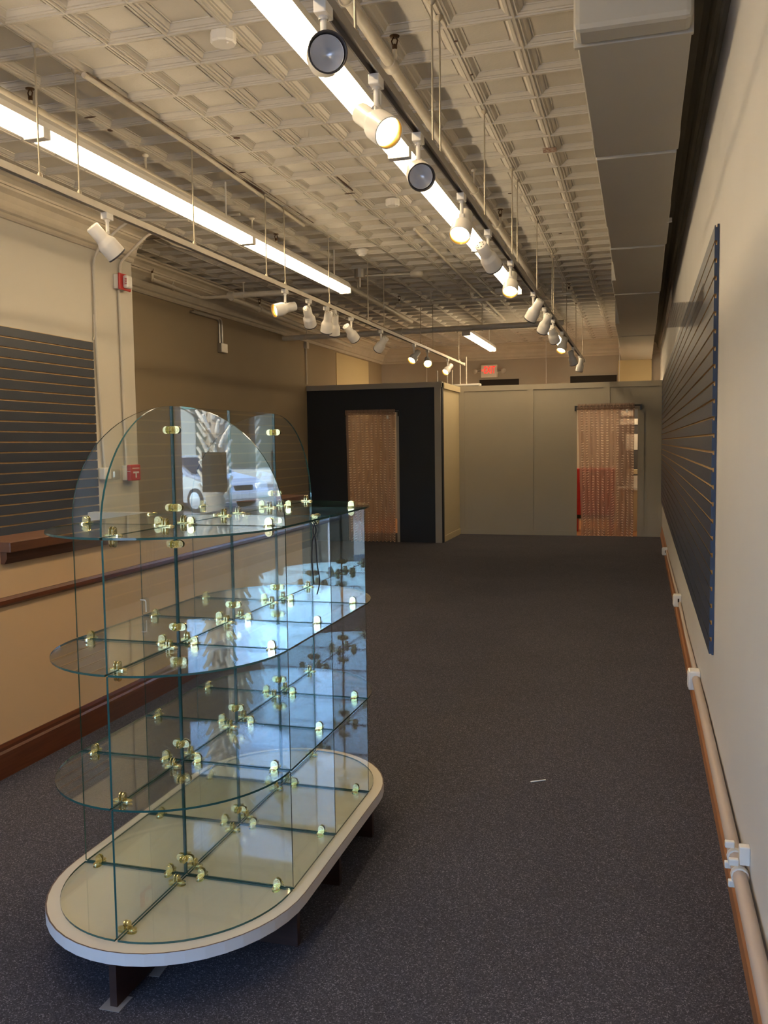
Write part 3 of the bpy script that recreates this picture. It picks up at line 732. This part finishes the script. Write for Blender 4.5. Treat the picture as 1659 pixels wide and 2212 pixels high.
pipe('ceiling_conduit', [(-.585, 5.35, ZC - .022), (-.68, 11.4, ZC - .022)], .013, PIPEW, 'conduit fixed along the ceiling seam between the two rows of strip lights')
# detectors
def detector(x, y, label, r=.055, sq=False):
    t = empty('smoke_detector', (x, y, ZC - .05), label, 'smoke detector')
    if sq:
        MB().lathe([(0, .05), (r, .05), (r, .008), (r * .9, 0), (0, 0)], (x, y, ZC - .055), (0, 0, 1), 10, smooth=False).build('body', WHITE, t)
        MB().lathe([(0, 0), (.006, 0), (.006, -.008), (0, -.008)], (x + r * .5, y - r * .3, ZC - .055), (0, 0, 1), 8).build('sensor', WHITE, t)
    else:
        MB().lathe([(0, .05), (r * 1.2, .05), (r * 1.2, .035), (r, .03), (r * .95, .012), (r * .8, .004), (0, 0)], (x, y, ZC - .055), (0, 0, 1), 20).build('body', WHITE, t)
        MB().lathe([(r * .62, .008), (r * .60, -.006), (r * .3, -.012), (0, -.012)], (x, y, ZC - .055), (0, 0, 1), 16).build('sensor', WHITE, t)
detector(-.52, 1.50, 'white box sensor on the tin ceiling above the first unlit spotlight', .06, True)
detector(-.53, 4.44, 'white box sensor on the tin ceiling beside the middle strip light', .055, True)
detector(-1.29, 6.05, 'round white smoke detector on the tin ceiling above the ledge side track', .055)
detector(-.36, 8.75, 'white box sensor on the tin ceiling at the end of the duct side strip lights', .06, True)
detector(-.75, 12.2, 'small white sensor on the far ceiling beyond the cross pipe', .05, True)
ja = empty('smoke_detector', (-1.6, 6.95, 3.3), 'round detector on a conduit arm from a ceiling junction box', 'smoke detector')
MB().lathe([(0, .09), (.06, .09), (.06, 0), (0, 0)], (-1.6, 6.95, 3.30), (0, 0, 1), 12, smooth=False).build('junction_box', CHROME, ja)
MB().tube([(-1.6, 6.95, 3.32), (-1.02, 7.08, 3.33)], .011, 8).tube([(-1.6, 6.95, 3.32), (-1.86, 6.93, 3.30)], .011, 8).tube([(-1.6, 6.95, 3.30), (-1.6, 6.95, 3.2)], .011, 8).build('conduit_arm', PIPEW, ja)
MB().lathe([(0, .05), (.07, .05), (.075, .02), (.06, 0), (0, -.004)], (-1.0, 7.09, 3.30), (0, 0, 1), 18).build('detector_head', PIPEW, ja)

# ------------------------------------------------------------------ glass display stand
MX, MY, MZ = .3568, .3826, .3620
ZB = .1732
ds = empty('glass_display_stand', (0, MY, 0), 'modular glass display stand with brass clips on an oval cream base', 'display stand')
def oval(rx, ry, ins=0, n=24):
    pts = []
    for k in range(n + 1):
        t = PI + PI * k / n; pts.append((rx * math.cos(t), ry * math.sin(t)))
    for k in range(n + 1):
        t = PI * k / n; pts.append((rx * math.cos(t), 2 * MY + ry * math.sin(t)))
    return pts
ov = oval(.398, .428)
ZT0 = ZB - .0045
mb = MB().prism(ov, (0, 0, ZT0 - .034), (1, 0, 0), (0, 1, 0), (0, 0, .034), 0, 1)
base = mb.build('base_board', [LAMIN, LAMED], ds)
rim = MB(); n = len(ov)
a = [(p[0], p[1], ZT0 + .0004) for p in ov]; b = [(p[0] * .992, p[1] + (.004 if p[1] < MY else -.004), ZT0 + .0004) for p in ov]
rim.add(a + b, [(k, (k + 1) % n, n + (k + 1) % n, n + k) for k in range(n)]).build('edge_seam', mat('seam_brown', (.16, .10, .08), .6), ds, recalc=False)
zl = ZT0 - .034
MB().bbox(-.011, .011, -.405, 2 * MY + .40, .002, zl, .001).build('leg_board', DARKW, ds)
for k in range(3):
    for s in (-1, 1):
        MB().bbox(min(s * .011, s * .372), max(s * .011, s * .372), k * MY - .011, k * MY + .011, .0005, zl, .001).build('leg_board', DARKW, ds)
TH, GP = .006, .0045
def zl_(c): return ZB + c * MZ
def quarter(w, h, n=18):
    return [(0, 0), (w, 0)] + [(w * math.cos(PI / 2 * k / n), h * math.sin(PI / 2 * k / n)) for k in range(1, n + 1)]
def rect(w, h): return [(0, 0), (w, 0), (w, h), (0, h)]
# shelves: quarter rounds and squares
for c in range(4):
    z = zl_(c) - TH / 2
    for s in (-1, 1):
        pcs = [(0, -1, quarter(MX - GP, MY - GP)), (2, 1, quarter(MX - GP, MY - GP))]
        for b, d, pl in pcs:
            MB().prism(pl, (s * GP, b * MY + d * GP, z), (s, 0, 0), (0, d, 0), (0, 0, TH), 0, 1).build('glass_shelf', [GLASS, EDGE], ds)
        for b in (0, 1):
            MB().prism(rect(MX - GP, MY - 2 * GP), (s * GP, b * MY + GP, z), (s, 0, 0), (0, 1, 0), (0, 0, TH), 0, 1).build('glass_shelf', [GLASS, EDGE], ds)
# upright panes
for c in range(4):
    z0, z1 = zl_(c) + GP, zl_(c + 1) - GP; h = z1 - z0
    for b in range(3):
        if c == 3 and b == 1: continue
        for s in (-1, 1):
            if c == 3 and b == 2 and s == 1: continue
            pl = quarter(MX - GP, h) if c == 3 else rect(MX - GP, h)
            MB().prism(pl, (s * GP, b * MY - TH / 2, z0), (s, 0, 0), (0, 0, 1), (0, TH, 0), 0, 1).build('glass_pane', [GLASS, EDGE], ds)
    for k in (-1, 0, 1, 2):
        if c == 3 and k in (-1, 2):
            pl = quarter(MY - GP, h); o = (-TH / 2, GP * (-1) if k == -1 else 2 * MY + GP, z0); u = (0, -1 if k == -1 else 1, 0)
        else:
            pl = rect(MY - 2 * GP, h); o = (-TH / 2, k * MY + GP, z0); u = (0, 1, 0)
        MB().prism(pl, o, u, (0, 0, 1), (TH, 0, 0), 0, 1).build('glass_pane', [GLASS, EDGE], ds)
# brass clips: lobes clamp the sheets on both faces
def clip_mesh(dirs):
    """dirs: lobes in the local x/z plane; clip axis is y (along the joint)"""
    mb = MB(); L, W, T = .028, .0112, .0028; off = TH / 2 + .0004
    for (dx, dz) in dirs:
        d = Vector((dx, 0, dz)); p = Vector((-dz, 0, dx)); yv = Vector((0, 1, 0))
        out = [(0.004, -W), (L - W, -W)] + [(L - W + W * math.cos(t), W * math.sin(t)) for t in [-PI / 2 + PI * k / 8 for k in range(1, 8)]] + [(L - W, W), (.004, W)]
        for s in (-1, 1):
            mb.prism(out, p * s * off, d, yv, p * s * T)
            inn = [(L - W + (q[0] - L + W) * .72 if q[0] > .01 else .009, q[1] * .72) for q in out]
            mb.prism(inn, p * s * (off + T), d, yv, p * s * .0012)
            sc = d * (L - W) + p * s * (off + T + .0012)
            mb.lathe([(0, .0010), (.0052, .0010), (.006, 0)], sc, p * s, 10, smooth=False)
    mb.prism([(-.0075, -.0075), (.0075, -.0075), (.0075, .0075), (-.0075, .0075)], (0, -W * .9, 0), (1, 0, 0), (0, 0, 1), (0, 2 * W * .9, 0))
    o = mb.build('brass_clip', BRASS); me = o.data; bpy.data.objects.remove(o); return me
C4 = clip_mesh([(1, 0), (-1, 0), (0, 1), (0, -1)])
C3U = clip_mesh([(1, 0), (-1, 0), (0, 1)])
C3D = clip_mesh([(1, 0), (-1, 0), (0, -1)])
org = ds.location
def clip(me, p, rot): linked(me, 'brass_clip', ds, Vector(p) - org, rot)
for c in range(4):
    z = zl_(c); me = C3U if c == 0 else C4
    for b in range(3):
        m2 = C3D if (c == 3 and b == 1) else me
        for s in (-1, 1):
            for off in (.055, MX - .05): clip(m2, (s * off, b * MY, z), (0, 0, -PI / 2))
    for k in (-1, 0, 1, 2):
        for off in (.055, MY - .055): clip(me, (0, k * MY + off, z), (0, 0, 0))
for c in range(4):
    for b in range(3):
        if c == 3 and b == 1: continue
        for zz in (zl_(c) + .055, zl_(c + 1) - (.055 if c < 3 else .075)):
            clip(C4, (0, b * MY, zz), (PI / 2, 0, 0))
cd = MB().tube(bend([(.302, MY - .016, 1.245), (.318, MY - .016, 1.215), (.300, MY - .016, 1.185), (.296, MY - .018, 1.12), (.303, MY - .018, 1.035)], .02), .0022, 6)
cd.tube(bend([(.314, MY - .016, 1.245), (.300, MY - .016, 1.215), (.312, MY - .016, 1.185), (.316, MY - .018, 1.10), (.326, MY - .018, 1.045), (.314, MY - .018, 1.0)], .02), .0022, 6)
tag(cd.build('black_cord', CORDM), 'thin black cord looped over a brass clip inside the glass stand', 'cord')
tb = empty('plastic_tab', (-MX + .004, MY, zl_(2) + .02), 'small clear plastic tab clipped to a glass pane edge of the stand', 'tab')
MB().bbox(-MX - .004, -MX + .026, MY - .008, MY + .008, zl_(2) + .014, zl_(2) + .066, .006).build('tab_body', PLASTIC, tb)
MB().tube(bend([(-MX + .0, MY - .011, zl_(2) + .060), (-MX + .022, MY - .011, zl_(2) + .060), (-MX + .022, MY - .011, zl_(2) + .018)], .008), .002, 6).build('tab_edge', WHITE, tb)
for (cx, cy, w, d, an, lb) in ((-.004, -.388, .030, .034, 0, 'clear plastic floor protector under the front leg of the glass stand'), (.028, -.215, .016, .04, .1, 'clear plastic floor protector strip behind the front leg of the glass stand')):
    mb = MB(); ca, sa = math.cos(an), math.sin(an)
    mb.prism([(-w, -d), (w, -d), (w, d), (-w, d)], (cx, cy, .0006), (ca, sa, 0), (-sa, ca, 0), (0, 0, .0015))
    tag(mb.build('floor_protector', mat('protector_plastic', (.34, .31, .30), .25)), lb, 'floor protector')

# ------------------------------------------------------------------ shop front behind the camera and the street
fw = MB()
fw.box(-3.9, 1.9, YF - .2, YF, 2.95, ZC + .2); fw.box(-3.9, -2.85, YF - .2, YF, 0, 2.95); fw.box(.35, 1.9, YF - .2, YF, 0, 2.95); fw.box(-2.85, .35, YF - .2, YF, 0, .22); fw.box(-2.85, .35, YF - .2, YF, 2.6, 2.95)  # solid bay right of the windows added to cut daylight indoors
struct(fw, 'wall_front', WALLP)
for i, (a, b) in enumerate(((-2.85, -.70), (-.62, .35))):
    w = empty('window_%d' % (i + 1), ((a + b) / 2, YF - .1, .22)); w['kind'] = 'structure'
    MB().box(a + .04, b - .04, YF - .105, YF - .097, .26, 2.56).build('window_pane', WGLASS, w)
    f_ = MB().box(a, b, YF - .14, YF - .06, .22, .27).box(a, b, YF - .14, YF - .06, 2.55, 2.60).box(a, a + .05, YF - .14, YF - .06, .27, 2.55).box(b - .05, b, YF - .14, YF - .06, .27, 2.55)
    f_.build('window_frame', CHROME, w)
struct(MB().box(-.70, -.62, YF - .16, YF - .03, .22, 2.60), 'trim_5', CHROME)
tag(MB().box(-2.37, -2.13, YF - .09, YF - .088, 1.10, 1.45).build('paper_sign', mat('sign_paper', (.52, .50, .47), .8)), 'paper notice taped inside the shop window', 'sign')
cu = MB(); nn = 40
for i in range(nn + 1):
    x = -2.98 + .5 * i / nn; y = YF + .09 + .03 * math.sin(i * .9)
    cu.v += [(x, y, .3), (x, y, 2.7)]
for i in range(nn): cu.f.append((2 * i, 2 * i + 2, 2 * i + 3, 2 * i + 1)); cu.m.append(0); cu.sm.append(True)
tag(cu.build('window_curtain', FABW, recalc=False), 'white curtain hanging beside the shop window', 'curtain')
struct(MB().box(-60, 60, -13, YF - .2, -.16, -.03), 'ground_sidewalk', mat('sidewalk', (.30, .30, .31), .85, noise=(2, (.26, .26, .27), .3)))
struct(MB().box(-60, 60, -60, -13, -.3, -.16), 'ground_street', mat('asphalt', (.16, .16, .165), .85, noise=(3, (.13, .13, .135), .3)))
bd_ = empty('street_building', (-10, -34, -.16), 'low shaded building across the street', 'building')
MB().box(-45, 30, -44, -34, -.16, 5.2).build('facade', mat('facade', (.32, .33, .30), .8), bd_)
for i in range(12):
    x = -42 + i * 6
    MB().box(x, x + 3.6, -33.98, -33.9, .6, 3.0).build('shop_window', mat('dark_shop_glass', (.03, .05, .045), .15), bd_)
    MB().box(x - .3, x + 4.0, -34.0, -33.2, 3.2, 3.5).build('awning', mat('awning_green', (.06, .16, .12), .7), bd_)

CAR_ROT = .42
# parked car, seen in the glass reflections
car = empty('parked_car', (-10.6, -19.3, -.16), 'silver sedan parked in the street outside the window', 'car')
CARP = mat('silver_paint', (.62, .62, .63), .25, metal=.6, coat=.5); CGL = mat('car_glass', (.02, .025, .03), .08); RUB = mat('rubber', (.02, .02, .02), .8)
side = [(-2.3, .35), (-2.32, .62), (-2.2, .85), (-1.6, .92), (-.95, 1.36), (-.3, 1.44), (.35, 1.38), (1.05, .98), (1.9, .84), (2.25, .70), (2.34, .52), (2.28, .28), (1.75, .24), (-1.7, .24)]
body = MB(); secs = [(-.86, .92), (-.80, 1.0), (.80, 1.0), (.86, .92)]; k = len(side)
vv = []
for (yy, sc) in secs:
    for (x, z) in side:
        inset = 0.14 * max(0, (z - .92)) / .5 * (1 if yy > 0 else -1)
        vv.append((-10.6 + x * (1 if sc == 1 else .99), -19.3 + yy - inset, -.16 + .24 + (z - .24) * sc))
ff = [tuple(range(k)), tuple(range(4 * k - 1, 3 * k - 1, -1))]
for s_ in range(3):
    for i in range(k): ff.append((s_ * k + i, s_ * k + (i + 1) % k, (s_ + 1) * k + (i + 1) % k, (s_ + 1) * k + i))
body.add(vv, ff, 0, False).build('body', CARP, car)
for s in (-1, 1):
    g = MB(); pl = [(-1.45, .95), (-.92, 1.30), (-.3, 1.375), (.3, 1.32), (.92, .98)]
    g.prism(pl, (-10.6, -19.3 + s * .775, -.16), (1, 0, 0), (0, 0, 1), (0, s * .065, 0)); g.build('side_window', CGL, car)
MB().prism([(.42, 1.37), (1.06, .985), (1.09, 1.0), (.45, 1.39)], (-10.6, -19.95, -.16), (1, 0, 0), (0, 0, 1), (0, 1.3, 0)).build('windscreen', CGL, car)
for wx in (-1.4, 1.45):
    for s in (-1, 1):
        c0 = (-10.6 + wx, -19.3 + s * .70, -.16 + .31)
        w = MB().lathe([(0, 0), (.31, 0), (.31, .19), (.22, .20)], c0, (0, s, 0), 24).build('tyre', RUB, car)
        hb = MB().lathe([(.22, .195), (.20, .2), (.05, .21), (0, .212)], c0, (0, s, 0), 24).build('hubcap', mat('hubcap', (.75, .75, .76), .3, metal=.7), car)
for s in (-1, 1): MB().bbox(-10.6 + 2.16, -10.6 + 2.31, -19.3 + s * .62 - .2, -19.3 + s * .62 + .2, .40, .55, .02).build('headlight', CLEARW, car)
MB().bbox(-10.6 + 2.2, -10.6 + 2.33, -19.6, -19.0, .38, .52, .02).build('grille', BLACK, car)
MB().bbox(-10.6 + 2.1, -10.6 + 2.40, -20.1, -18.5, .16, .34, .03).build('bumper', CARP, car)

car.rotation_euler.z = CAR_ROT; car.location.x += .1
pm = empty('palm_tree', (-7.6, -15.2, -.03), 'palm with pale leaf stubs on its trunk outside the window', 'palm tree')
MB().tube([(-7.6, -15.2, -.03), (-7.55, -15.2, 2.0), (-7.6, -15.2, 14.0)], [.22, .2, .24], 14).build('trunk', mat('palm_bark', (.30, .24, .17), .9), pm)
stb = MB()
for i in range(330):
    z = .4 + i * .038; t = i * 2.4; r = .2
    p = Vector((-7.58 + r * math.cos(t), -15.2 + r * math.sin(t), z)); d = Vector((math.cos(t) * .55, math.sin(t) * .55, .85)).normalized()
    stb.tube([p, p + d * .32], [.055, .03], 5)
stb.build('leaf_stubs', mat('palm_stub', (.62, .54, .42), .85), pm, kind='stuff')
fr = MB()
for i in range(26):
    t = i * 2.4; el = .9 - .06 * i; p = Vector((-7.6, -15.2, 14.0)); pts = [p]
    for s in range(6):
        d = Vector((math.cos(t) * math.cos(el), math.sin(t) * math.cos(el), math.sin(el))); p = p + d * .35; pts.append(p); el -= .28
    for s in range(6):
        q = (pts[s + 1] - pts[s]).cross(Vector((0, 0, 1))).normalized() * (.22 * (1 - abs(s - 2.5) / 4))
        fr.add([pts[s] - q, pts[s] + q, pts[s + 1] + q * .9, pts[s + 1] - q * .9], [(0, 1, 2, 3)])
fr.build('fronds', mat('palm_leaf', (.06, .12, .03), .7), pm, recalc=False)
